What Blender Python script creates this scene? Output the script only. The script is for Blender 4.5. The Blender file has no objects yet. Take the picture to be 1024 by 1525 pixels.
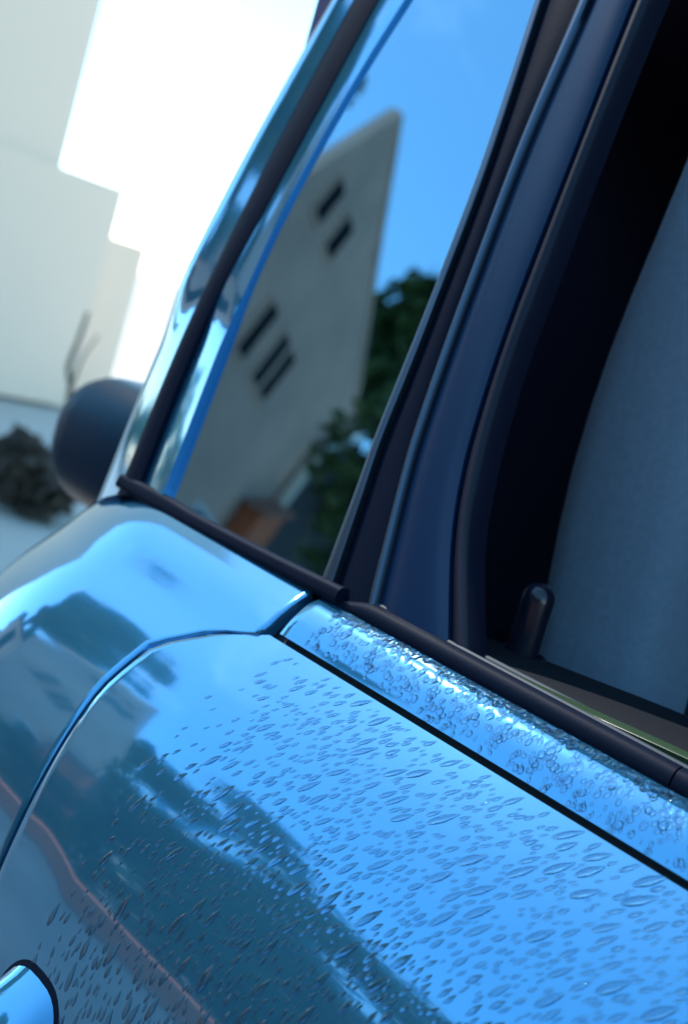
import bpy, bmesh, math, random
from mathutils import Vector, Matrix, Quaternion

random.seed(7)
S = bpy.context.scene
COL = S.collection
R_ = math.radians

# ------------------------------------------------------------------ camera
# car axes: x forwards along the car, y across it (away from the near side), z up; z = 0 is the belt line
cam = bpy.data.cameras.new('camera')
cam.sensor_fit = 'HORIZONTAL'; cam.sensor_width = 36.0; cam.lens = 36.0 * 1600.0 / 1024.0
cam.clip_start = 0.01; cam.clip_end = 3000
cam_o = bpy.data.objects.new('camera', cam); COL.objects.link(cam_o)
rot = Matrix([[0.68514, -0.317369, 0.655637], [0.668706, -0.082841, -0.738898], [0.288817, 0.944677, 0.155469]])
cam_o.matrix_world = Matrix.Translation(Vector([0.32202, -0.36606, 0.11826])) @ rot.to_4x4()
cam.dof.use_dof = True; cam.dof.focus_distance = 0.425; cam.dof.aperture_fstop = 11.5
S.camera = cam_o

# ------------------------------------------------------------------ sky and sun
SUN_AZ, SUN_EL = R_(183), R_(58)
w = bpy.data.worlds.new('World'); S.world = w; w.use_nodes = True
nt = w.node_tree; nt.nodes.clear()
sky = nt.nodes.new('ShaderNodeTexSky'); sky.sky_type = 'NISHITA'; sky.sun_disc = False
sky.sun_elevation = SUN_EL; sky.sun_rotation = math.pi/2 - SUN_AZ
sky.air_density = 1.0; sky.dust_density = 0.25; sky.ozone_density = 2.5
hs = nt.nodes.new('ShaderNodeHueSaturation'); hs.inputs['Saturation'].default_value = 1.15; hs.inputs['Hue'].default_value = .480
tc = nt.nodes.new('ShaderNodeTexCoord')
nz = nt.nodes.new('ShaderNodeTexNoise'); nz.inputs['Scale'].default_value = 2.2; nz.inputs['Detail'].default_value = 6; nz.inputs['Roughness'].default_value = .6
mpn = nt.nodes.new('ShaderNodeMapping'); mpn.inputs['Scale'].default_value = (1, 1, 2.2)
rmp = nt.nodes.new('ShaderNodeValToRGB'); rmp.color_ramp.elements[0].position = .62; rmp.color_ramp.elements[1].position = .95
mixc = nt.nodes.new('ShaderNodeMixRGB'); mixc.inputs[2].default_value = (11, 11.4, 12, 1)
mul = nt.nodes.new('ShaderNodeMath'); mul.operation = 'MULTIPLY'; mul.inputs[1].default_value = .4
bg = nt.nodes.new('ShaderNodeBackground'); bg.inputs['Strength'].default_value = .15
out = nt.nodes.new('ShaderNodeOutputWorld')
lk = nt.links.new
lk(sky.outputs[0], hs.inputs['Color']); lk(tc.outputs['Generated'], mpn.inputs[0]); lk(mpn.outputs[0], nz.inputs['Vector'])
lk(nz.outputs[0], rmp.inputs[0]); lk(rmp.outputs[0], mul.inputs[0]); lk(mul.outputs[0], mixc.inputs[0])
lk(hs.outputs[0], mixc.inputs[1]); lk(mixc.outputs[0], bg.inputs['Color']); lk(bg.outputs[0], out.inputs[0])
sun = bpy.data.lights.new('sun', 'SUN'); sun.energy = 2.2; sun.angle = R_(.53); sun.color = (1, .95, .87)
sun_o = bpy.data.objects.new('sun', sun); COL.objects.link(sun_o)
sd = Vector((math.cos(SUN_EL)*math.cos(SUN_AZ), math.cos(SUN_EL)*math.sin(SUN_AZ), math.sin(SUN_EL)))
sun_o.rotation_euler = sd.to_track_quat('Z', 'Y').to_euler()
S.view_settings.view_transform = 'Standard'; S.view_settings.look = 'None'
S.view_settings.gamma = 1; S.view_settings.use_curve_mapping = False
S.view_settings.exposure = 1.6
S.cycles.max_bounces = 10; S.cycles.glossy_bounces = 6; S.cycles.transmission_bounces = 8

# ------------------------------------------------------------------ materials
def mat(name, col, rough=.5, metal=0., noise=None, bump=None, **kw):
    m = bpy.data.materials.new(name); m.use_nodes = True
    t = m.node_tree; b = t.nodes['Principled BSDF']
    b.inputs['Base Color'].default_value = (*col, 1); b.inputs['Roughness'].default_value = rough; b.inputs['Metallic'].default_value = metal
    for k, v in kw.items():
        b.inputs[k.replace('_', ' ')].default_value = v
    if noise or bump:
        c = t.nodes.new('ShaderNodeTexCoord')
    if noise:                                   # (scale, second colour, amount)
        n = t.nodes.new('ShaderNodeTexNoise'); n.inputs['Scale'].default_value = noise[0]; n.inputs['Detail'].default_value = 6
        t.links.new(c.outputs['Object'], n.inputs['Vector'])
        r = t.nodes.new('ShaderNodeValToRGB'); r.color_ramp.elements[0].position = .35; r.color_ramp.elements[1].position = .68
        r.color_ramp.elements[0].color = (*col, 1); r.color_ramp.elements[1].color = (*noise[1], 1)
        t.links.new(n.outputs[0], r.inputs[0]); t.links.new(r.outputs[0], b.inputs['Base Color'])
    if bump:                                    # (scale, strength, distance)
        n2 = t.nodes.new('ShaderNodeTexNoise'); n2.inputs['Scale'].default_value = bump[0]; n2.inputs['Detail'].default_value = 4
        t.links.new(c.outputs['Object'], n2.inputs['Vector'])
        bp = t.nodes.new('ShaderNodeBump'); bp.inputs['Strength'].default_value = bump[1]; bp.inputs['Distance'].default_value = bump[2]
        t.links.new(n2.outputs[0], bp.inputs['Height']); t.links.new(bp.outputs[0], b.inputs['Normal'])
    return m

paint = mat('blue_metallic_paint', (.045, .255, .47), .09, .78, bump=(260, .035, .0004), Coat_Weight=1.0, Coat_Roughness=.02, Coat_IOR=1.65)
def film_glass():
    m = bpy.data.materials.new('tinted_mirror_glass'); m.use_nodes = True
    t = m.node_tree; t.nodes.clear()
    o = t.nodes.new('ShaderNodeOutputMaterial'); g = t.nodes.new('ShaderNodeBsdfGlossy'); tr = t.nodes.new('ShaderNodeBsdfTransparent'); mx = t.nodes.new('ShaderNodeMixShader')
    g.inputs['Color'].default_value = (.37, .68, .92, 1); g.inputs['Roughness'].default_value = .005
    tr.inputs['Color'].default_value = (.20, .24, .28, 1)
    fr = t.nodes.new('ShaderNodeFresnel'); fr.inputs['IOR'].default_value = 5.0
    t.links.new(fr.outputs[0], mx.inputs[0]); t.links.new(tr.outputs[0], mx.inputs[1]); t.links.new(g.outputs[0], mx.inputs[2]); t.links.new(mx.outputs[0], o.inputs[0])
    return m
glass = film_glass()
rubber = mat('black_rubber', (.003, .007, .018), .55, Specular_IOR_Level=.06, bump=(700, .15, .0005))
gloss_trim = mat('gloss_navy_trim', (.003, .017, .052), .3, bump=(60, .05, .001), Specular_IOR_Level=.3)
satin = mat('satin_dark_trim', (.004, .006, .018), .5, Specular_IOR_Level=.25, bump=(400, .1, .0005))
gap_and_shade_black = mat('shut_line_and_shade_black', (.004, .005, .008), .7)  # for the shut lines and for the shade painted on the seat front
lining_m = mat('dark_cabin_lining', (.10, .09, .17), .85, bump=(500, .3, .0006))
card_m = mat('charcoal_door_card', (.009, .011, .015), .7, Specular_IOR_Level=.08, bump=(900, .35, .0006))
fabric = mat('blue_grey_seat_fabric', (.165, .225, .295), .9, noise=(260, (.14, .195, .26)), bump=(700, .3, .0006), Sheen_Weight=.3)
pin_m = mat('black_plastic', (.008, .010, .02), .22, bump=(500, .05, .0004))
edge_m = mat('green_glass_edge', (.035, .065, .03), .2, Transmission_Weight=.3)
clear_water = mat('rain_water', (.95, .97, .98), .0, IOR=1.333, Transmission_Weight=1.0)
water = mat('dark_reflection_rain_water', (.74, .78, .79), .0, IOR=1.333, Transmission_Weight=1.0)  # clean water; the grey tint paints dark reflections into the drops
chrome = mat('bright_trim', (.55, .6, .65), .18, 1.0)
stone = mat('grey_beige_render', (.78, .455, .32), .9, noise=(1.1, (.60, .36, .26)), bump=(30, .4, .01))
pale = mat('pale_render', (.90, .69, .53), .9, noise=(.35, (.84, .65, .50)), bump=(20, .4, .01))
whitep = mat('white_paint', (.80, .80, .78), .5, bump=(40, .1, .003))
slate = mat('slate_roof', (.10, .10, .11), .7, noise=(3, (.06, .06, .07)), bump=(12, .5, .02))
pane_m = mat('dark_window_pane', (.008, .010, .013), .6, Specular_IOR_Level=.03)
brick_m = mat('red_brick', (.74, .17, .06), .85, noise=(6, (.60, .13, .05)), bump=(25, .5, .01))
dark_wood = mat('dark_timber', (.035, .03, .028), .8, noise=(5, (.02, .018, .016)), bump=(20, .4, .01))
lawn_m = mat('lawn', (.04, .08, .02), .95, noise=(.8, (.06, .10, .03)), bump=(30, .6, .03))
ground_m = mat('pale_gravel_ground', (.50, .46, .40), .95, noise=(.4, (.42, .40, .35)), bump=(8, .5, .03))
paving_m = mat('concrete_paving', (.10, .10, .098), .9, noise=(.9, (.065, .065, .064)), bump=(14, .4, .01))
leaf_m = mat('dark_green_leaves', (.035, .075, .022), .6, noise=(1.2, (.10, .16, .045)))
olive_m = mat('olive_leaves', (.13, .155, .05), .6, noise=(1.0, (.09, .13, .04)))
silver_m = mat('silver_leaves', (.34, .37, .30), .7, noise=(1.0, (.28, .33, .25)))
bark = mat('bark', (.09, .07, .05), .9, noise=(8, (.05, .04, .03)), bump=(15, .6, .02))
tile_m = mat('terracotta_tile', (.45, .16, .08), .8, noise=(5, (.36, .12, .07)), bump=(20, .4, .01))
chrome_dull = mat('dull_bright_trim', (.075, .105, .145), .42, 1.0)
lip_m = mat('grey_seal_lip', (.022, .036, .052), .5, Specular_IOR_Level=.15)
door_part_m = mat('slate_blue_plastic', (.03, .05, .09), .4, bump=(300, .1, .0005))
spoiler_m = mat('dark_teal_plastic', (.003, .020, .042), .35, bump=(200, .05, .0005), Specular_IOR_Level=.06)
tyre_m = mat('tyre_rubber', (.015, .015, .016), .8, bump=(60, .3, .002))

# ------------------------------------------------------------------ helpers
def obj(name, verts, faces, m, parent=None, smooth=True):
    me = bpy.data.meshes.new(name); me.from_pydata([tuple(v) for v in verts], [], faces); me.update()
    if smooth: me.shade_smooth()
    me.materials.append(m)
    o = bpy.data.objects.new(name, me); COL.objects.link(o)
    if parent: o.parent = parent
    return o
def from_bm(name, bm, m, parent=None, smooth=False):
    bmesh.ops.recalc_face_normals(bm, faces=bm.faces)
    me = bpy.data.meshes.new(name); bm.to_mesh(me); bm.free()
    if smooth: me.shade_smooth()
    me.materials.append(m)
    o = bpy.data.objects.new(name, me); COL.objects.link(o)
    if parent: o.parent = parent
    return o
def tag(o, label=None, cat=None, group=None, kind=None):
    if label: o['label'] = label
    if cat: o['category'] = cat
    if group: o['group'] = group
    if kind: o['kind'] = kind
    return o
def empty(name, loc=(0, 0, 0), **k):
    o = bpy.data.objects.new(name, None); COL.objects.link(o); o.location = loc; o.empty_display_size = .1
    return tag(o, **k)
def catmull(pts, n):
    P = [Vector(p) for p in pts]; P = [2*P[0]-P[1]] + P + [2*P[-1]-P[-2]]
    dense = []
    for i in range(1, len(P)-2):
        a, b, c, d = P[i-1:i+3]
        for k in range(24):
            t = k/24
            dense.append(.5*((2*b)+(c-a)*t+(2*a-5*b+4*c-d)*t*t+(3*b-3*c+d-a)*t**3))
    dense.append(P[-2])
    s = [0]
    for i in range(1, len(dense)): s.append(s[-1]+(dense[i]-dense[i-1]).length)
    res, j = [], 0
    for k in range(n):
        t = s[-1]*k/(n-1)
        while j < len(s)-2 and s[j+1] < t: j += 1
        f = (t-s[j])/max(1e-9, s[j+1]-s[j])
        res.append(dense[j].lerp(dense[j+1], min(1, max(0, f))))
    return res
TAU, NY = R_(14), R_(-3)
GN = Vector((math.cos(TAU)*math.sin(NY), -math.cos(TAU)*math.cos(NY), math.sin(TAU)))   # outward normal of the side glass
def loft(name, rows, m, parent=None, closed=False, smooth=True, cap=True):
    """rows: list of equally long cross-sections"""
    nr, nc = len(rows), len(rows[0]); V = [p for r in rows for p in r]; F = []
    for i in range(nr-1):
        for j in range(nc if closed else nc-1):
            k = (j+1) % nc
            F.append((i*nc+j, i*nc+k, (i+1)*nc+k, (i+1)*nc+j))
    if closed and cap:
        F.append(tuple(range(nc-1, -1, -1))); F.append(tuple((nr-1)*nc+j for j in range(nc)))
    o = obj(name, V, F, m, parent, smooth)
    bm = bmesh.new(); bm.from_mesh(o.data); bmesh.ops.recalc_face_normals(bm, faces=bm.faces); bm.to_mesh(o.data); bm.free()
    if smooth:
        try: o.data.set_sharp_from_angle(angle=R_(50))
        except Exception: pass
    return o
def ribbon(name, A, B, m, parent=None, off=0., bulge=0., thick=.004, n=48, mc=9, power=2., nrm=GN, tilt=0.):
    A, B = catmull(A, n), catmull(B, n); rows = []
    for i, (a, b) in enumerate(zip(A, B)):
        top = []
        for j in range(mc):
            t = j/(mc-1); h = off+(tilt(i/(n-1)) if callable(tilt) else tilt)*(b-a).length*(t-.62)+bulge*(1-abs(2*t-1)**power)
            top.append(a.lerp(b, t)+nrm*h)
        rows.append(top+[b+nrm*(off-thick), a+nrm*(off-thick)])
    return loft(name, rows, m, parent, True)
def tube(name, pts, rad, m, parent=None, n=40, k=10, sq=(1, 1), up=Vector((0, 0, 1))):
    P = catmull(pts, n); rows = []
    for i, p in enumerate(P):
        d = (P[min(i+1, n-1)]-P[max(i-1, 0)]).normalized(); s = d.cross(up).normalized(); u = s.cross(d)
        rr = rad(i/(n-1)) if callable(rad) else rad
        rows.append([p+(s*math.cos(a)*sq[0]+u*math.sin(a)*sq[1])*rr for a in (2*math.pi*q/k for q in range(k))])
    return loft(name, rows, m, parent, True)
def box_bm(bm, lo, hi, bevel=0., seg=2):
    r = bmesh.ops.create_cube(bm, size=1)
    c = (Vector(lo)+Vector(hi))/2; d = Vector(hi)-Vector(lo)
    for v in r['verts']: v.co = Vector((v.co.x*d.x, v.co.y*d.y, v.co.z*d.z))+c
    if bevel:
        es = list({e for v in r['verts'] for e in v.link_edges})
        bmesh.ops.bevel(bm, geom=es, offset=bevel, segments=seg, affect='EDGES', profile=.5)
def box(name, lo, hi, m, parent=None, bevel=0., seg=3):
    bm = bmesh.new(); box_bm(bm, lo, hi, bevel, seg)
    return from_bm(name, bm, m, parent, bevel > 0)
def smooth(a, b, t):
    t = min(1, max(0, (t-a)/(b-a))); return t*t*(3-2*t)

GZ = -.92                                        # the ground
K = {
 'GLASS_L': [[-0.1402, 0.0063, -0.0042], [-0.1426, 0.011, 0.0141], [-0.1558, 0.0321, 0.0959], [-0.1618, 0.0483, 0.1596], [-0.1603, 0.0625, 0.2167], [-0.1548, 0.075, 0.2681], [-0.148, 0.0848, 0.3085], [-0.1437, 0.0913, 0.3356]],
 'GLASS_R': [[-0.0042, 0.0013, 0.0044], [-0.0065, 0.0061, 0.023], [-0.0106, 0.013, 0.0497], [-0.015, 0.02, 0.0771], [-0.0187, 0.0287, 0.111], [-0.0226, 0.0375, 0.1454], [-0.0275, 0.0469, 0.1819], [-0.0324, 0.0564, 0.2191], [-0.0492, 0.0791, 0.3065], [-0.0544, 0.086, 0.333]],
 'LIP_L': [[-0.1671, 0.0075, -0.0049], [-0.1688, 0.011, 0.0087], [-0.1806, 0.0347, 0.1012], [-0.1767, 0.0579, 0.1947], [-0.1704, 0.0858, 0.3081], [-0.169, 0.0927, 0.336]],
 'LIP_R': [[-0.1399, 0.007, -0.0012], [-0.1415, 0.011, 0.0144], [-0.1547, 0.0321, 0.0962], [-0.1606, 0.0483, 0.1598], [-0.1591, 0.0625, 0.2168], [-0.1537, 0.075, 0.2681], [-0.1468, 0.0847, 0.3085], [-0.1426, 0.0913, 0.3355]],
 'SEAL_L': [[-0.1815, 0.0072, -0.0093], [-0.183, 0.0107, 0.0043], [-0.1946, 0.0352, 0.1], [-0.1959, 0.0609, 0.2028], [-0.1904, 0.0872, 0.3093], [-0.1895, 0.0943, 0.3379]],
 'SEAL_R': [[-0.1648, 0.0078, -0.0033], [-0.1671, 0.0111, 0.0092], [-0.1794, 0.0347, 0.1014], [-0.1755, 0.0578, 0.1948], [-0.1693, 0.0858, 0.308], [-0.1678, 0.0927, 0.336]],
 'PIL': [[-0.2133, 0.0061, -0.0202], [-0.2305, 0.0338, 0.0872], [-0.2304, 0.0604, 0.1936], [-0.219, 0.0888, 0.3099], [-0.2174, 0.0961, 0.3393]],
 'PIL_R': [[-0.18, 0.0076, -0.0075], [-0.1812, 0.0109, 0.0057], [-0.1927, 0.0354, 0.1012], [-0.1946, 0.0611, 0.2037], [-0.1898, 0.0874, 0.3102], [-0.1889, 0.0945, 0.3388]],
 'SEAT_L': [[0.007, 0.16, 0.2961], [0.0067, 0.16, 0.2801], [0.0021, 0.16, 0.2235], [-0.0031, 0.16, 0.1586], [-0.0029, 0.16, 0.0883], [0.0044, 0.16, 0.0304], [0.0122, 0.16, -0.0075], [0.0177, 0.16, -0.0299]],
 'SEAT_R': [[0.0837, 0.16, 0.1425], [0.0896, 0.16, 0.0872], [0.094, 0.16, 0.0495], [0.0958, 0.16, 0.018], [0.0995, 0.16, -0.0122], [0.1029, 0.16, -0.0295]],
 'BSEAL_T': [[-0.1836, 0.0108, 0.0049], [-0.1391, 0.0088, 0.0059], [-0.1052, 0.0068, 0.0054], [-0.0466, 0.0041, 0.0066], [-0.0026, 0.0022, 0.0084], [0.0106, 0.0017, 0.0089]],
 'BSEAL_B': [[-0.1845, 0.0086, -0.0043], [-0.1302, 0.0057, -0.0044], [-0.098, 0.0043, -0.0033], [-0.0404, 0.0018, -0.0015], [-0.0046, 0.0001, -0.0005], [0.0105, -0.0005, 0.0002]],
 'EDGE_L': [[-0.0053, 0.0011, 0.0033], [-0.0118, 0.0128, 0.0486], [-0.0162, 0.0198, 0.076], [-0.02, 0.0285, 0.11], [-0.0238, 0.0373, 0.1444], [-0.0337, 0.0562, 0.2182], [-0.0509, 0.0792, 0.3066], [-0.0562, 0.0861, 0.3331]],
 'EDGE_R': [[0.0019, 0.0009, 0.0041], [-0.0067, 0.0127, 0.0496], [-0.0118, 0.0197, 0.0766], [-0.0155, 0.0284, 0.1103], [-0.0197, 0.0371, 0.1445], [-0.0299, 0.056, 0.2178], [-0.0474, 0.0788, 0.3058], [-0.0526, 0.0857, 0.3321]],
 'BP_A': [[0.0012, 0.0009, 0.0038], [-0.0069, 0.0125, 0.0485], [-0.0122, 0.0196, 0.0758], [-0.0159, 0.0282, 0.1096], [-0.0201, 0.0369, 0.1437], [-0.0303, 0.0558, 0.2171], [-0.0479, 0.0787, 0.305], [-0.053, 0.0855, 0.3314]],
 'BP_B': [[0.0234, -0.0001, 0.0044], [0.0051, 0.017, 0.0693], [-0.0011, 0.0246, 0.0981], [-0.0067, 0.0331, 0.1311], [-0.0113, 0.0413, 0.1632], [-0.0209, 0.0592, 0.2326], [-0.0268, 0.0778, 0.3061], [-0.0296, 0.084, 0.3302]],
 'BP_C': [[0.0272, -0.0002, 0.005], [0.0085, 0.0169, 0.0697], [0.0023, 0.0244, 0.0983], [-0.0032, 0.0329, 0.1312], [-0.0078, 0.0411, 0.1632], [-0.0168, 0.0589, 0.2322], [-0.0218, 0.0774, 0.3053], [-0.0246, 0.0835, 0.3292]],
 'BP_D': [[0.0705, -0.002, 0.0067], [0.0468, 0.0093, 0.0471], [0.0342, 0.0177, 0.0782], [0.0267, 0.0257, 0.1087], [0.0209, 0.034, 0.1404], [0.0165, 0.0423, 0.1731], [0.0089, 0.0595, 0.2401], [0.0014, 0.0762, 0.3055], [-0.0, 0.0815, 0.3266]],
 'BP_E': [[0.0808, -0.0026, 0.0066], [0.0538, 0.0096, 0.0496], [0.0418, 0.0179, 0.0805], [0.0338, 0.0258, 0.1106], [0.0278, 0.034, 0.1419], [0.0238, 0.0423, 0.1743], [0.0156, 0.0592, 0.2405], [0.009, 0.0758, 0.3054], [0.0077, 0.081, 0.3262]]}
K = {k: [Vector(p) for p in v] for k, v in K.items()}

# ------------------------------------------------------------------ the setting
def sheet(name, lo, hi, z, m, nx=1, ny=1):
    V = [(lo[0]+(hi[0]-lo[0])*i/nx, lo[1]+(hi[1]-lo[1])*j/ny, z) for j in range(ny+1) for i in range(nx+1)]
    F = [(j*(nx+1)+i, j*(nx+1)+i+1, (j+1)*(nx+1)+i+1, (j+1)*(nx+1)+i) for j in range(ny) for i in range(nx)]
    return tag(obj(name, V, F, m, None, False), kind='structure')
sheet('ground', (-900, -900), (900, 900), GZ-.03, ground_m, 8, 8)
sheet('pavement', (-7, -4.6), (9, .3), GZ, paving_m, 4, 4)
sheet('lawn', (-4.0, -60), (30, -4.95), GZ+.004, lawn_m, 6, 6)

# gable house whose end wall faces along the car
HA = 2.114
HU = Vector((math.cos(HA), -math.sin(HA), 0)); HN = Vector((math.sin(HA), math.cos(HA), 0))
def hp(u, z, out=0.): return HU*u+HN*(-6+out)+Vector((0, 0, z))
house = empty('gable_house', hp(13, GZ), label='grey rendered gable house mirrored in the rear side window', cat='house')
def hpoly(name, poly, o0, o1, m, parent):        # a polygon (u, z) of the end wall plane given depth from o0 to o1
    base = Vector(house.location)
    V = [hp(u, z, o0)-base for u, z in poly]+[hp(u, z, o1)-base for u, z in poly]; n = len(poly)
    F = [tuple(range(n)), tuple(range(2*n-1, n-1, -1))]+[(i, i+n, (i+1) % n+n, (i+1) % n) for i in range(n)]
    bm = bmesh.new(); vs = [bm.verts.new(v) for v in V]
    for f in F: bm.faces.new([vs[i] for i in f])
    return from_bm(name, bm, m, parent)
AP = (11.15, 7.12)
hpoly('wall', [(10.1, GZ), (10.1, 4.85), AP, (17.0, 4.85), (17.0, GZ)], -.16, 0, stone, house)
hpoly('coping', [(10.04, 4.83), (9.98, 4.87), (11.15, 7.22), (17.1, 4.96), (17.06, 4.87), (11.15, 7.12)], -.17, .015, stone, house)
hpoly('rear_wing', [(10.13, GZ), (10.13, 3.6), (16.9, 3.6), (16.9, GZ)], -3.2, -.17, stone, house)
hpoly('roof', [(9.8, 3.603), (9.8, 3.7), (13.4, 4.6), (17.1, 3.7), (17.1, 3.603)], -3.4, -.2, slate, house)
for d_, z_ in ((1.7, 2.6), (1.7, .7)):       # windows in the flank that looks towards the car
    f = hpoly('window', [(10.1, z_-.7), (10.1, z_+.7), (10.127, z_+.7), (10.127, z_-.7)], -d_-.6, -d_+.6, stone, house)
    hpoly('pane', [(10.085, z_-.63), (10.085, z_+.63), (10.11, z_+.63), (10.11, z_-.63)], -d_-.53, -d_+.53, pane_m, f)
for cu, cz, ww, hh, dbl in ((11.06, 5.6, .33, .54, 0), (11.92, 5.62, .38, .54, 0), (11.73, 3.84, .34, .78, 0), (12.82, 3.85, .86, .78, 1)):
    f = hpoly('window', [(cu-ww/2-.07, cz-hh/2-.07), (cu+ww/2+.07, cz-hh/2-.07), (cu+ww/2+.07, cz+hh/2+.05), (cu-ww/2-.07, cz+hh/2+.05)], .003, .03, stone, house)
    if dbl:
        for s in (-1, 1): hpoly('pane', [(cu+s*.235-.165, cz-hh/2), (cu+s*.235+.165, cz-hh/2), (cu+s*.235+.165, cz+hh/2), (cu+s*.235-.165, cz+hh/2)], .02, .036, pane_m, f)
    else:
        hpoly('pane', [(cu-ww/2, cz-hh/2), (cu+ww/2, cz-hh/2), (cu+ww/2, cz+hh/2), (cu-ww/2, cz+hh/2)], .02, .036, pane_m, f)
hpoly('plinth', [(10.05, GZ), (17.05, GZ), (17.05, -.3), (10.05, -.3)], .002, .05, brick_m, house)
for u, z, wd, ht in ((14.2, 1.2, 1.0, 1.1), (11.6, 1.2, 1.0, 1.1)):
    f = hpoly('window', [(u-wd/2-.07, z-ht/2), (u+wd/2+.07, z-ht/2), (u+wd/2+.07, z+ht/2+.07), (u-wd/2-.07, z+ht/2+.07)], .003, .03, whitep, house)
    hpoly('pane', [(u-wd/2, z-ht/2+.07), (u+wd/2, z-ht/2+.07), (u+wd/2, z+ht/2), (u-wd/2, z+ht/2)], .02, .036, pane_m, f)
# lean-to shed with white bargeboard in front of the house
shed = empty('lean_to_shed', hp(15.6, GZ, .2), label='dark timber lean-to with a white bargeboard against the gable house', cat='shed')
def spoly(name, poly, o0, o1, m):
    base = Vector(shed.location)
    V = [hp(u, z, o0)-base for u, z in poly]+[hp(u, z, o1)-base for u, z in poly]; n = len(poly)
    bm = bmesh.new(); vs = [bm.verts.new(v) for v in V]
    for f in [tuple(range(n)), tuple(range(2*n-1, n-1, -1))]+[(i, i+n, (i+1) % n+n, (i+1) % n) for i in range(n)]: bm.faces.new([vs[i] for i in f])
    return from_bm(name, bm, m, shed)
spoly('wall', [(16.2, GZ), (16.2, 4.05), (17.0, 4.75), (20.6, 4.75), (20.6, GZ)], .06, .2, dark_wood)
spoly('bargeboard', [(16.02, 3.88), (16.02, 4.10), (17.15, 4.98), (17.15, 4.76)], .203, .26, whitep)
spoly('corner_post', [(16.03, GZ), (16.19, GZ), (16.19, 4.02), (16.03, 3.88)], .063, .22, pale)
spoly('door', [(16.6, GZ), (17.6, GZ), (17.6, 2.1), (16.6, 2.1)], .203, .23, brick_m)
bay = empty('brick_bay', hp(15.6, GZ, .3), label='small red brick bay at the foot of the gable house', cat='bay')
b_ = Vector(bay.location)
def bpoly(name, poly, o0, o1, m):
    V = [hp(u, z, o0)-b_ for u, z in poly]+[hp(u, z, o1)-b_ for u, z in poly]; n = len(poly)
    bm = bmesh.new(); vs = [bm.verts.new(v) for v in V]
    for f in [tuple(range(n)), tuple(range(2*n-1, n-1, -1))]+[(i, i+n, (i+1) % n+n, (i+1) % n) for i in range(n)]: bm.faces.new([vs[i] for i in f])
    return from_bm(name, bm, m, bay)
bpoly('wall', [(15.0, GZ), (15.0, 2.35), (15.98, 2.75), (15.98, GZ)], .06, .4, brick_m)
bpoly('roof', [(14.9, 2.34), (14.9, 2.42), (16.0, 2.87), (16.0, 2.79)], .05, .5, tile_m)

# red brick dwarf wall along the far edge of the paving
bw = empty('brick_wall', (-1, -4.7, GZ), label='low red brick garden wall along the edge of the paving', cat='wall')
box('wall', (-12, -.11, 0), (9, .11, .30), brick_m, bw); box('coping', (-12, -.22, .303), (9, .22, .37), brick_m, bw, .01, 2)

# trees: trunk, limbs and a crown of leaf-sized faces
def tree(name, loc, h, cr, m, label, n=3500, trunk_h=.35, leaf=.11, group=None, squash=1.0, cat='tree', lumps=14):
    rnd = random.Random(hash(label) % 1000 + int(loc[0]*10))
    rnd = random.Random(int(abs(loc[0])*37+abs(loc[1])*91+h*13))
    t = empty(name, loc, label=label, cat=cat, group=group)
    bm = bmesh.new()
    def limb(a, b, r0, r1):
        d = (b-a).normalized(); s = d.orthogonal().normalized(); u = d.cross(s); q = []
        for p, r in ((a, r0), (b, r1)): q.append([bm.verts.new(p+(s*math.cos(k*1.0472)+u*math.sin(k*1.0472))*r) for k in range(6)])
        for k in range(6): bm.faces.new((q[0][k], q[0][(k+1) % 6], q[1][(k+1) % 6], q[1][k]))
    top = Vector((0, 0, h*.8)); fork = Vector((rnd.uniform(-.1, .1), rnd.uniform(-.1, .1), h*trunk_h))
    limb(Vector((0, 0, 0)), fork, h*.03, h*.022); limb(fork, top, h*.022, h*.006)
    cs = []
    for k in range(lumps):
        a = rnd.uniform(0, 6.283); zz = rnd.uniform(.1, .95); rr = cr*(1-abs(zz-.42)*1.15)*rnd.uniform(.45, .8)
        c = Vector((math.cos(a)*rr, math.sin(a)*rr, h*trunk_h*.8+zz*(h-h*trunk_h*.8)*.9)); cs.append((c, cr*rnd.uniform(.28, .5)))
        limb(fork.lerp(top, zz*.7), c, h*.011, h*.003)
    from_bm('trunk', bm, bark, t)
    V, F = [], []
    for k in range(n):
        c, r = cs[rnd.randrange(lumps)]
        d = Vector((rnd.gauss(0, 1), rnd.gauss(0, 1), rnd.gauss(0, 1))).normalized()*r*rnd.random()**.4
        p = c+Vector((d.x, d.y, d.z*squash)); s = leaf*rnd.uniform(.6, 1.4)
        x = Vector((rnd.gauss(0, 1), rnd.gauss(0, 1), rnd.gauss(0, 1))).normalized(); y = x.orthogonal().normalized()
        i = len(V); V += [p-x*s, p-y*s*.5, p+x*s, p+y*s*.5+x.cross(y)*s*.2]; F.append((i, i+1, i+2, i+3))
    tag(obj('crown', V, F, m, t, False), kind='stuff')
    return t
def at_az(az, dist): return (math.cos(R_(az))*dist, math.sin(R_(az))*dist, GZ)
tg = 'trees and bushes beyond the brick wall'
tree('bush_tree', hp(19.2, GZ, -1.5), 11.2, 2.3, leaf_m, 'dark green tree just right of the gable house', 6000, .15, .24, tg)
tree('broad_tree', at_az(-131, 9.4), 8.2, 1.7, leaf_m, 'broad dark tree next along the brick wall from the house', 6500, .15, group=tg)
tree('broad_tree', at_az(-121, 8.6), 5.9, 1.7, leaf_m, 'tall dark tree behind the rear third of the brick wall', 6500, .15, group=tg)
tree('broad_tree', at_az(-107, 7.8), 5.0, 1.8, olive_m, 'olive green tree behind the middle of the brick wall', 6500, .15, group=tg)
tree('broad_tree', at_az(-90, 7.6), 4.2, 1.8, leaf_m, 'dark round tree behind the front half of the brick wall', 5500, .15, group=tg)
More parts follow.
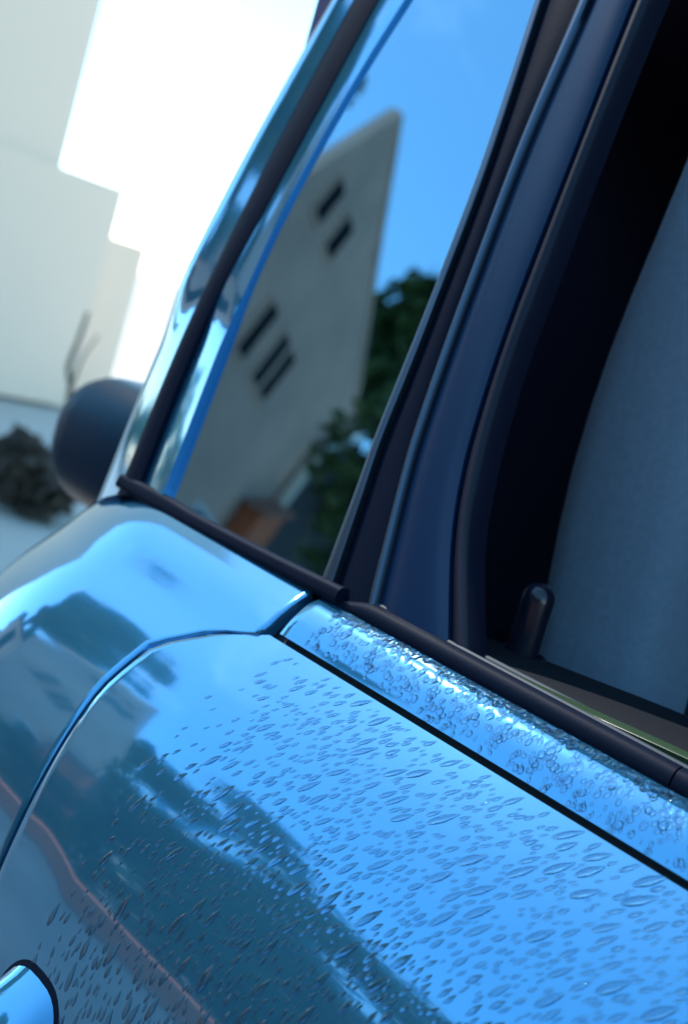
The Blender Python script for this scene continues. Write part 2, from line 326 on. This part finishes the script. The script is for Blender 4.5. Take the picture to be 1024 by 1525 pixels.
tree('broad_tree', at_az(-70, 8.4), 4.0, 1.9, leaf_m, 'dark tree near the front end of the brick wall', 4500, .15, group=tg)
tree('broad_tree', at_az(-50, 10.5), 4.4, 2.2, olive_m, 'olive tree farthest forward past the brick wall', 4000, .15, group=tg)
tree('olive_tree', at_az(-155.2, 22), 15.4, 1.9, olive_m, 'tall olive green tree rising beside the steep edge of the gable wall', 9000, .12, .26, lumps=26)
tree('olive_tree', at_az(-159.5, 22), 18, 2.0, olive_m, 'tallest olive green tree behind the rear corner of the gable house', 11000, .12, .26, lumps=30)
fh = empty('tall_hedge', (3, -12.5, GZ), label='long tall dark hedge behind the row of garden trees', cat='hedge')
V_, F_ = [], []
rh = random.Random(5)
for k in range(9000):
    p = Vector((rh.uniform(-10, 13), rh.gauss(0, .35), rh.random()**.8*3.0)); s = rh.uniform(.10, .2)
    x_ = Vector((rh.gauss(0, 1), rh.gauss(0, 1), rh.gauss(0, 1))).normalized(); y_ = x_.orthogonal().normalized(); i = len(V_)
    V_ += [p-x_*s, p-y_*s*.6, p+x_*s, p+y_*s*.6]; F_.append((i, i+1, i+2, i+3))
tag(obj('foliage', V_, F_, leaf_m, fh, False), kind='stuff')
for k in range(13):
    tree('hedge_bush', (-7.3+k*1.2, -5.9-.2*(k % 3), GZ), 2.0+.25*(k*7 % 4), 1.05, leaf_m, 'dark hedge bush number along wall', 3000, .02, .075, 'hedge bushes behind the brick wall', cat='bush', lumps=12)['label'] = 'dark clipped hedge bush behind the low brick wall'

V_, F_ = [], []
for k in range(7000):
    a_ = R_(rh.uniform(-178, -20)); d_ = rh.uniform(60, 75)
    p = Vector((math.cos(a_)*d_, math.sin(a_)*d_, GZ+rh.random()**.7*(5+2.5*math.sin(a_*23)+1.5*math.sin(a_*57)))); s = rh.uniform(.5, 1.0)
    x_ = Vector((rh.gauss(0, 1), rh.gauss(0, 1), rh.gauss(0, 1))).normalized(); y_ = x_.orthogonal().normalized(); i = len(V_)
    V_ += [p-x_*s, p-y_*s*.7, p+x_*s, p+y_*s*.7]; F_.append((i, i+1, i+2, i+3))
tag(obj('distant_wood', V_, F_, leaf_m, None, False), 'far wood closing the view beyond the gardens', 'wood', kind='stuff')

# background straight behind the car
bgw = empty('rendered_house', (-7.2, 6, GZ), label='pale rendered house wall blurred behind the car on the left', cat='house')
b0 = Vector(bgw.location)
def bbox(name, lo, hi, m, parent=bgw, bev=0): return box(name, Vector(lo)-b0, Vector(hi)-b0, m, parent, bev)
bbox('wall', (-10.5, -0.1, GZ), (-6.2, 3.86, .62), pale)
bbox('upper_wall', (-10.5, -0.1, .623), (-6.3, 3.42, 5.6), pale)
bbox('side_wall', (-10.5, 3.863, GZ), (-6.5, 4.36, .30), pale)
tree('dark_shrub', (-3.55, 1.98, GZ), .20, .28, bark, 'low dark shrub at the foot of the pale wall behind the car', 1500, .15, .06, cat='shrub', lumps=8)
sap = empty('bare_sapling', (-4.05, 2.45, GZ), label='thin bare curved stem standing behind the rear of the car', cat='plant')
tube('stem', [(0, 0, 0), (.01, 0, .25), (.0, .01, .42), (-.02, -.02, .52), (.05, -.05, .66), (.13, -.09, .80)], lambda t: .02*(1-.6*t), bark, sap, 24, 6)
tube('twig', [(0, .0, .4), (-.05, .06, .58), (-.06, .12, .70)], lambda t: .01*(1-.6*t), bark, sap, 12, 5)


# ------------------------------------------------------------------ the car
car = empty('parked_car', (0, 0, 0), label='wet metallic blue car with mirrored rear side window and open front window', cat='car')
S0 = [(0, 0), (.007, -.0026), (.013, -.0074), (.0175, -.0125), (.021, -.018)]                       # upper strip of the door: out from the car, down
SK = [(0.0228, -0.0205), (0.035, -0.031), (0.05, -0.045), (0.068, -0.065), (0.085, -0.092), (0.1, -0.128), (0.112, -0.175), (0.119, -0.235), (0.123, -0.33), (0.12, -0.5), (0.1, -0.7)]
def seg_curve(P, n): return catmull([Vector((o, 0, z)) for o, z in P], n)
def plan(x, z):                                                     # how far the side stands off y = 0 (positive = towards the camera side)
    y = 0.
    if x < .03: y += -math.tan(NY)*min(0, x)*smooth(.03, -.04, x)
    if x < -.12: y -= (2.7-1.3*smooth(-.02, -.16, z))*(x+.12)**2
    return y
SHUT_OFF = [(0, 0), (-.0205, 0), (-.031, -.026), (-.045, -.046), (-.068, -.049), (-.092, -.046), (-.128, -.041), (-.175, -.035), (-.3, -.02), (-.8, .0)]
def shut_off(z):                                                    # how far back the shut line runs at this height
    for (a, p), (b, q) in zip(SHUT_OFF, SHUT_OFF[1:]):
        if a >= z >= b: return p+(q-p)*smooth(0, 1, (a-z)/(a-b)) if a > -.03 else p+(q-p)*(a-z)/(a-b)
    return 0.
def drop_z(x): return -1.45*(x+.13)**2 if x < -.13 else 0.
def on_body(x, o, z): return Vector((x, -o-plan(x, z), z+drop_z(x)*max(0, min(1, 1+z/.4))))
def side_patch(name, prof, x0, x1, nx, m, parent, lip=.008, n=90, xs=None):
    C = seg_curve(prof, n); xs = xs or [x0+(x1-x0)*i/nx for i in range(nx+1)]
    rows = []
    for x in xs:
        r = [on_body(x, p.x, p.z) for p in C]
        # turned-in edges, so the panel has thickness
        rows.append([r[0]+Vector((0, lip, -lip*.6)), r[0]+Vector((0, .0012, -.0012))*.6]+r[1:-1]+[r[-1], r[-1]+Vector((0, lip, 0))])
    first = [p+Vector((0, lip, -lip*.4)) for p in rows[0]]; last = [p+Vector((0, lip, -lip*.4)) for p in rows[-1]]
    return loft(name, [first]+rows+[last], m, parent, False)
def dense(a, b, n): return [a+(b-a)*i/n for i in range(n+1)]
SHUT = -.004
def panel(name, prof, xs, m, parent, n=90, lip0=.007, lip1=.007, endlip=.007, shut=True):
    C = seg_curve(prof, n); rows = []
    def inward(i):                                                  # into the car, square to the section
        a, b = C[max(i-1, 0)], C[min(i+1, n-1)]; d = b-a
        v = Vector((0, -d.z, -d.x)).normalized()                     # d.x is outwards, d.z is down
        return Vector((0, abs(v.y), -abs(v.z)))
    for x in xs:
        kx = 1-smooth(0, .22, abs(x-SHUT)) if shut else 0
        r = [on_body(x+shut_off(p.z)*kx, p.x, p.z) for p in C]
        e = .0009                                                   # small rolled edge
        a = [r[0]+inward(0)*lip0, r[0]+inward(0)*e*2+(r[1]-r[0])*.02]
        b = [r[-1]+inward(n-1)*e*2, r[-1]+inward(n-1)*lip1]
        rows.append(a+r+b)
    def tip(row, k): return [p+inward(min(max(j-2, 0), n-1))*k for j, p in enumerate(row)]
    x0, x1 = xs[0], xs[-1]
    rows = [tip(rows[0], endlip), tip(rows[0], .0006)]+rows+[tip(rows[-1], .0006), tip(rows[-1], endlip)]
    # pull the end rows slightly along x so that the edge is rounded
    rows[0] = [p+Vector((-.0012, 0, 0)) for p in rows[0]]; rows[1] = [p+Vector((-.0009, 0, 0)) for p in rows[1]]
    rows[-1] = [p+Vector((.0012, 0, 0)) for p in rows[-1]]; rows[-2] = [p+Vector((.0009, 0, 0)) for p in rows[-2]]
    o = loft(name, rows, m, parent, False)
    return o
XD = dense(SHUT, .40, 110)+dense(.41, .95, 20)
XQ = dense(-.55, -.32, 40)+dense(-.315, SHUT-.0042, 120)
door = empty('front_door', (0, 0, 0)); door.parent = car
def child(parent): return parent
skin = panel('door_skin', SK, XD, paint, door)
strip = panel('upper_strip', S0, dense(.0006, .40, 90)+dense(.41, .95, 16), paint, door, 30, .004, .006, .007, False)
QP = [(0.0005, 0.0), (0.006, -0.0034), (0.0115, -0.0074), (0.0165, -0.0116), (0.0228, -0.0182), (0.035, -0.031), (0.05, -0.045), (0.068, -0.065), (0.085, -0.092), (0.1, -0.128), (0.112, -0.175), (0.119, -0.235), (0.123, -0.33), (0.12, -0.5), (0.1, -0.7)]
quarter = panel('quarter_panel', QP, XQ, paint, car, 110)
# dark backing behind the shut lines
rows = []
for x in dense(-.09, .95, 70):
    rows.append([on_body(x, o-.006, z-.004) for o, z in [(.0, .002)]+S0+SK])
loft('shut_line_backing', rows, gap_and_shade_black, door)

# belt seal of the rear side window and everything in its frame
qw = empty('rear_side_window', (0, 0, 0)); qw.parent = car
ribbon('pane', K['GLASS_L'], K['GLASS_R'], glass, qw, -.0015, .0, .004, 60, 13)
ribbon('glossy_frame_strip', K['LIP_L'], K['LIP_R'], paint, qw, .0010, .0002, .006, 60, 13, 2.2, GN, lambda q: .01+.18*(1-smooth(.27, .40, q)))
ribbon('seal', K['SEAL_L'], K['SEAL_R'], rubber, qw, .0016, .0016, .008, 60, 9)
ribbon('belt_seal', K['BSEAL_T'], K['BSEAL_B'], rubber, qw, .001, .0028, .012, 50, 11, 4)
ribbon('glass_edge', K['EDGE_L'], K['EDGE_R'], chrome_dull, qw, -.0003, .0006, .004, 60, 7)
# rear pillar, turning round towards the tail
A, B = catmull(K['PIL_R'], 60), catmull(K['PIL'], 60); rows = []
for i, (a, b) in enumerate(zip(A, B)):
    kt = .0+.20*(1-smooth(.27, .42, i/59))
    d = b-a; wv = d.length; u = d.normalized(); rr = []
    W = wv*1.06
    for j in range(25):
        q = j/24*1.04
        rr.append(a+u*W*q-GN*W*(kt*q+.34*q**6)+GN*.0022)
    D = W
    rows.append([a-GN*.006]+rr+[rr[-1]-GN*W*.5-u*W*.03, a-GN*D*1.1+u*W*.3])
loft('rear_pillar', rows, paint, car, True)

bp = empty('centre_pillar', (0, 0, 0)); bp.parent = car
ribbon('window_channel', K['BP_A'], K['BP_B'], rubber, bp, -.0045, .002, .01, 50, 9, 2)
ribbon('bright_lip', K['BP_B'], K['BP_C'], chrome_dull, bp, -.0045, .0012, .008, 50, 7)
ribbon('cover_panel', K['BP_C'], K['BP_D'], gloss_trim, bp, -.0085, .003, .012, 50, 21, 3)
ribbon('edge_trim', K['BP_D'], K['BP_E'], satin, bp, -.012, .003, .014, 50, 11, 2)

# window slot of the front door
def along(name, sect, xs, m, parent, smooth=True):
    rows = [[Vector((x, y, z)) for y, z in sect(x)] for x in xs]
    return loft(name, rows, m, parent, True, smooth)
XS = dense(.006, .95, 90)
def seal_sec(x):
    k = smooth(.0, .03, x)
    return [(.0002, -.006), (-.0008, .0005), (-.0006, .0035), (.0008, .0052*k+.001), (.0026, .0062*k+.001), (.0050, .0066*k+.001), (.0068, .0064*k+.001), (.0078, .0056*k), (.0084, .004), (.0084, -.02), (.002, -.02)]
os_ = along('outer_seal', seal_sec, dense(.006, .182, 40), rubber, door)
os2 = along('outer_seal', seal_sec, dense(.1828, .95, 60), rubber, door)
def lip_sec(x): return [(.0064, .0066), (.0072, .0080), (.0082, .0082), (.0088, .0068), (.0082, .0054)]
along('seal_lip', lip_sec, dense(.012, .95, 90), lip_m, door)
def gl_sec(x):
    z = .0035+smooth(.04, .26, x)*.0085
    return [(.0128, z-.05), (.0128, z-.0006), (.0136, z), (.0182, z+.0005), (.0188, z-.0004), (.0188, z-.05)]
along('window_glass', gl_sec, dense(.03, .95, 60), edge_m, door)
def in_sec(x):
    y = .0208+.004*smooth(.05, .25, x); return [(y, -.02), (y, .0035), (y+.0008, .0052), (y+.0022, .0056), (y+.0034, .0046), (y+.0036, -.02)]
along('inner_seal', in_sec, dense(.02, .95, 60), lip_m, door)
def card_sec(x):
    y0 = .0252+.004*smooth(.05, .25, x); y1 = .048+.064*smooth(-.02, .17, x)+.02*smooth(.15, .5, x)
    return [(y0, -.03), (y0, .001), (y0+.003, .0035), (y0+(y1-y0)*.4, .0042), (y0+(y1-y0)*.75, .003), (y1-.004, .0005), (y1, -.006), (y1+.003, -.03), (y1+.004, -.35), (y0, -.35)]
along('door_card', card_sec, dense(-.01, .95, 60), card_m, door)
# little corner cover at the foot of the pillar
tube('corner_cover', [(.012, .030, .001), (.024, .034, .006), (.042, .030, .0065), (.062, .0255, .004)], lambda t: .0075*(1-.55*t), door_part_m, door, 24, 10, (1, .8))
# lock pin
rows = []
pb, pt = Vector((.074, .0605, -.004)), Vector((.0725, .0605, .0372)); ax = (pt-pb).normalized(); s1 = ax.orthogonal().normalized(); s2 = ax.cross(s1)
for h, r in ((0, .0078), (.2, .0078), (.45, .0077), (.70, .0077), (.80, .0078), (.86, .0076), (.91, .0069), (.95, .0056), (.98, .0038), (.995, .002)):
    rows.append([pb.lerp(pt, h)+(s1*math.cos(a)+s2*math.sin(a))*r for a in (6.28318*k/24 for k in range(24))])
loft('lock_pin', rows, pin_m, door, True)
tube('pin_collar', [(.074+.0105*math.cos(a), .0605+.0105*math.sin(a), .0025) for a in (6.28318*k/12 for k in range(13))], .0016, satin, door, 30, 8)
# door handle: a body-coloured cap on a black gasket
def cap(name, cx, cz, hx, hz, h, m, e=2.6, base=0., tilt=0.):
    rows = []
    for i in range(15):
        sc = 1-i/14.02; q = []
        for k in range(40):
            a = 6.28318*k/40; ca, sa = math.cos(a), math.sin(a)
            x = cx+hx*sc*math.copysign(abs(ca)**(2/e), ca); z = cz+hz*sc*math.copysign(abs(sa)**(2/e), sa)
            q.append(on_body(x, skin_o(z), z)+Vector((0, -1, .1)).normalized()*(base+(h+tilt*(cz+hz-z))*(1-sc**7)))
        rows.append(q)
    return loft(name, rows, m, door, True)
SKC = seg_curve(SK, 300)
def skin_o(z):
    for a, b in zip(SKC, SKC[1:]):
        if a.z >= z >= b.z: return a.x+(b.x-a.x)*(a.z-z)/max(1e-9, a.z-b.z)
    return SKC[-1].x
cap('handle_gasket', .0115, -.2055, .0252, .0438, .0012, rubber, 2.8)
cap('handle', .0115, -.207, .0235, .0425, .0045, paint, 3.0, .001, .6)

# cabin: lining, seat, roof, tail, far side
box('cabin_lining', (-.22, 1.22, -.55), (1.0, 1.24, .42), lining_m, car)
box('rear_lining', (-.24, .10, -.55), (-.20, 1.219, .41), lining_m, car)
box('front_lining', (1.0, .02, -.55), (1.02, 1.24, .42), lining_m, car)
box('floor_lining', (-.22, .13, -.57), (1.0, 1.219, -.553), lining_m, car)
box('side_lining', (-.163, .03, -.5), (-.02, .045, .02), lining_m, car)
bm = bmesh.new()
box_bm(bm, (-.19, .112, .43), (1.0, 1.2, .47), .03, 4)
from_bm('roof', bm, paint, car, True)
box('headlining', (-.26, .118, .412), (.998, 1.19, .428), lining_m, car)
seat = empty('seat', (0, 0, 0)); seat.parent = car
rows = []
SL, SR = catmull(K['SEAT_L'], 30), catmull(K['SEAT_R'], 30)
for i in range(30):
    z = -.42+.98*i/29
    def xat(P):
        for p, q in zip(P, P[1:]):
            if min(p.z, q.z) <= z <= max(p.z, q.z): return p.x+(q.x-p.x)*(z-p.z)/(q.z-p.z) if q.z != p.z else p.x
        e = P[0] if abs(z-P[0].z) < abs(z-P[-1].z) else P[-1]; return e.x
    x0, x1 = xat(SL)-.007, xat(SR); w2 = .46; cxs, cys = (x0+x1)/2, .16+w2/2; tp = .0 if 0 < i < 29 else .02
    rows.append([Vector((cxs+((x1-x0)/2-tp)*math.copysign(abs(math.cos(a))**.42, math.cos(a)), cys+(w2/2-tp)*math.copysign(abs(math.sin(a))**.30, math.sin(a)), z)) for a in (6.28318*k/48 for k in range(48))])
loft('backrest', rows, fabric, seat, True)
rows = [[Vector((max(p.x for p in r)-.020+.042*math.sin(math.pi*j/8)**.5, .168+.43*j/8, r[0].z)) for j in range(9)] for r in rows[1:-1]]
loft('backrest_front_shade', rows, gap_and_shade_black, seat)  # added black sheet that stands for the shade on the backrest's front
box('headrest', (.02, .27, .545), (.09, .51, .70), fabric, seat, .03, 5)
box('cushion', (.11, .17, -.50), (.55, .62, -.36), fabric, seat, .04, 4)
box('far_side', (-.55, 1.25, -.75), (1.0, 1.33, .0), paint, car, .03, 4)
bm = bmesh.new(); box_bm(bm, (-.505, .140, -.09), (-.26, 1.24, .028), .05, 6)
from_bm('rear_spoiler', bm, spoiler_m, car, True)
box('rear_bumper', (-.60, .12, -.72), (-.50, 1.22, -.3), paint, car, .04, 4)
# rear wheel under the arch
box('rear_deck', (-.44, .16, -.3), (-.20, 1.22, -.08), paint, car, .02, 3)
wh = empty('rear_wheel', (0, 0, 0)); wh.parent = car
def ring(name, prof, m):
    rows = []
    for k in range(41):
        a = 6.28318*k/40; rows.append([Vector((-.34+math.cos(a)*r, y, GZ+.30+math.sin(a)*r)) for r, y in prof])
    return loft(name, rows, m, wh, True, True, False)
ring('tyre', [(.20, -.09), (.27, -.10), (.295, -.085), (.30, -.03), (.295, .05), (.2, .06)], tyre_m)
ring('rim', [(.20, -.088), (.18, -.075), (.05, -.06), (.012, -.06), (.012, -.05), (.05, -.045), (.2, .05)], chrome)

# ------------------------------------------------------------------ rain drops lying on the door
def drop_mesh(kind, wm):
    rows = []; N = 9
    V, F = [], []
    nu, nv = 12, 5
    for j in range(nv):
        r = 1-j/nv
        for i in range(nu):
            a = 6.28318*i/nu; x = math.cos(a); y = math.sin(a)
            wdt = 1.0-.6*max(0, -x)**1.2 if kind else 1.
            V.append((x*r*.5, y*wdt*r*.5, .5*(1-r*r) if kind else .5*math.sqrt(1-r*r)))
    for j in range(nv-1):
        for i in range(nu): F.append((j*nu+i, j*nu+(i+1) % nu, (j+1)*nu+(i+1) % nu, (j+1)*nu+i))
    F.append(tuple((nv-1)*nu+i for i in range(nu)))
    me = bpy.data.meshes.new('raindrop'); me.from_pydata(V, [], F); me.shade_smooth(); me.materials.append(wm)
    return me
tear = drop_mesh(1, water); bead = drop_mesh(0, clear_water); clear_tear = drop_mesh(1, clear_water)
S0C = seg_curve(S0, 100)
rnd = random.Random(11)
def frame_at(x, C, f):
    i = f*(len(C)-1); a = int(i); b = min(a+1, len(C)-1); p = C[a].lerp(C[b], i-a)
    a2, b2 = C[max(a-2, 0)], C[min(b+2, len(C)-1)]
    P = on_body(x, p.x, p.z); d = (on_body(x, b2.x, b2.z)-on_body(x, a2.x, a2.z)).normalized()      # fall line
    t = (on_body(x+.002, p.x, p.z)-on_body(x-.002, p.x, p.z)).normalized(); nn = d.cross(t).normalized()
    if nn.y > 0: nn = -nn
    return P, d, t, nn
drops = []                                                           # (length, matrix, mesh, where)
grid = {}
def add_drop(x, C, f, ln, wd, ht, where, skew=0., me=None, lab='', gapf=.8):
    P, d, t, nn = frame_at(x, C, f)
    if skew: d = (d+t*skew).normalized(); t = nn.cross(d).normalized()
    M = Matrix(((d.x*ln, t.x*wd, nn.x*ht, P.x), (d.y*ln, t.y*wd, nn.y*ht, P.y), (d.z*ln, t.z*wd, nn.z*ht, P.z), (0, 0, 0, 1)))
    key = (int(P.x//.012), int(P.y//.012), int(P.z//.012))
    for q in ((key[0]+i, key[1]+j, key[2]+k2) for i in (-1, 0, 1) for j in (-1, 0, 1) for k2 in (-1, 0, 1)):
        for P2, l2 in grid.get(q, ()):
            v = P-P2; al = v.dot(d); ac = (v-d*al).length
            if (al/(ln+l2)*2)**2+(ac/(.38*(ln+l2))*2)**2 < gapf: return
    grid.setdefault(key, []).append((P, ln))
    drops.append((ln, M, me or tear, where, lab))
for k in range(14000):
    x = .34*rnd.random()**.85; f = rnd.uniform(.005, .42)
    # few drops at the shut line, thinning out towards the sheltered rear
    if rnd.random() > smooth(-.02, .10, x+f*.12): continue
    big = k < 1500 and rnd.random() < .6
    ln = rnd.uniform(.0075, .0135) if big else rnd.uniform(.0026, .0068)
    wd = ln*rnd.uniform(.23, .33) if big else ln*rnd.uniform(.26, .38)
    add_drop(x, SKC, f, ln, wd, wd*rnd.uniform(.36, .58), 'skin', rnd.uniform(-.15, .15)-.75*(1-smooth(.02, .24, f))+.12*smooth(.2, .3, f), None,
             'long teardrop of rain on the shiny blue door below the seam' if ln > .006 else 'short bead of rain on the shiny blue door below the seam')
for k in range(1300):
    x = rnd.uniform(.015, .32); f = rnd.random()**1.4
    ln = rnd.uniform(.0018, .0044)*(1.4-.6*f); wd = ln*rnd.uniform(.45, .9)
    add_drop(x, S0C, .04+.92*f, ln, wd, wd*(rnd.uniform(.14, .3) if f < .5 else rnd.uniform(.3, .55)), 'strip', rnd.uniform(-.4, .4), clear_tear if f < .5 and rnd.random() < .6 else bead, '', .35)

drops.sort(key=lambda q: -q[0])
for k, (ln, M, me, where, lab) in enumerate(drops[:300]):
    o = bpy.data.objects.new('raindrop', me); COL.objects.link(o); o.matrix_world = M
    if where == 'strip': tag(o, 'small clear raindrop on the narrow blue strip above the door seam', 'raindrop', 'raindrops on the narrow strip above the seam')
    else: tag(o, lab, 'raindrop', 'raindrops sliding down the door skin')
for spot, wm, text in (('skin', water, 'fine rain beads spread over the blue door between the bigger drops'), ('strip', clear_water, 'glinting rain beads crowding the narrow blue strip under the window')):
    V, F = [], []
    for ln, M, me, where, lab in drops[300:]:
        if where != spot: continue
        i = len(V); V += [M @ v.co for v in me.vertices]; F += [tuple(i+q for q in p.vertices) for p in me.polygons]
    o = obj('raindrops', V, F, wm); tag(o, text, 'raindrops', None, 'stuff')
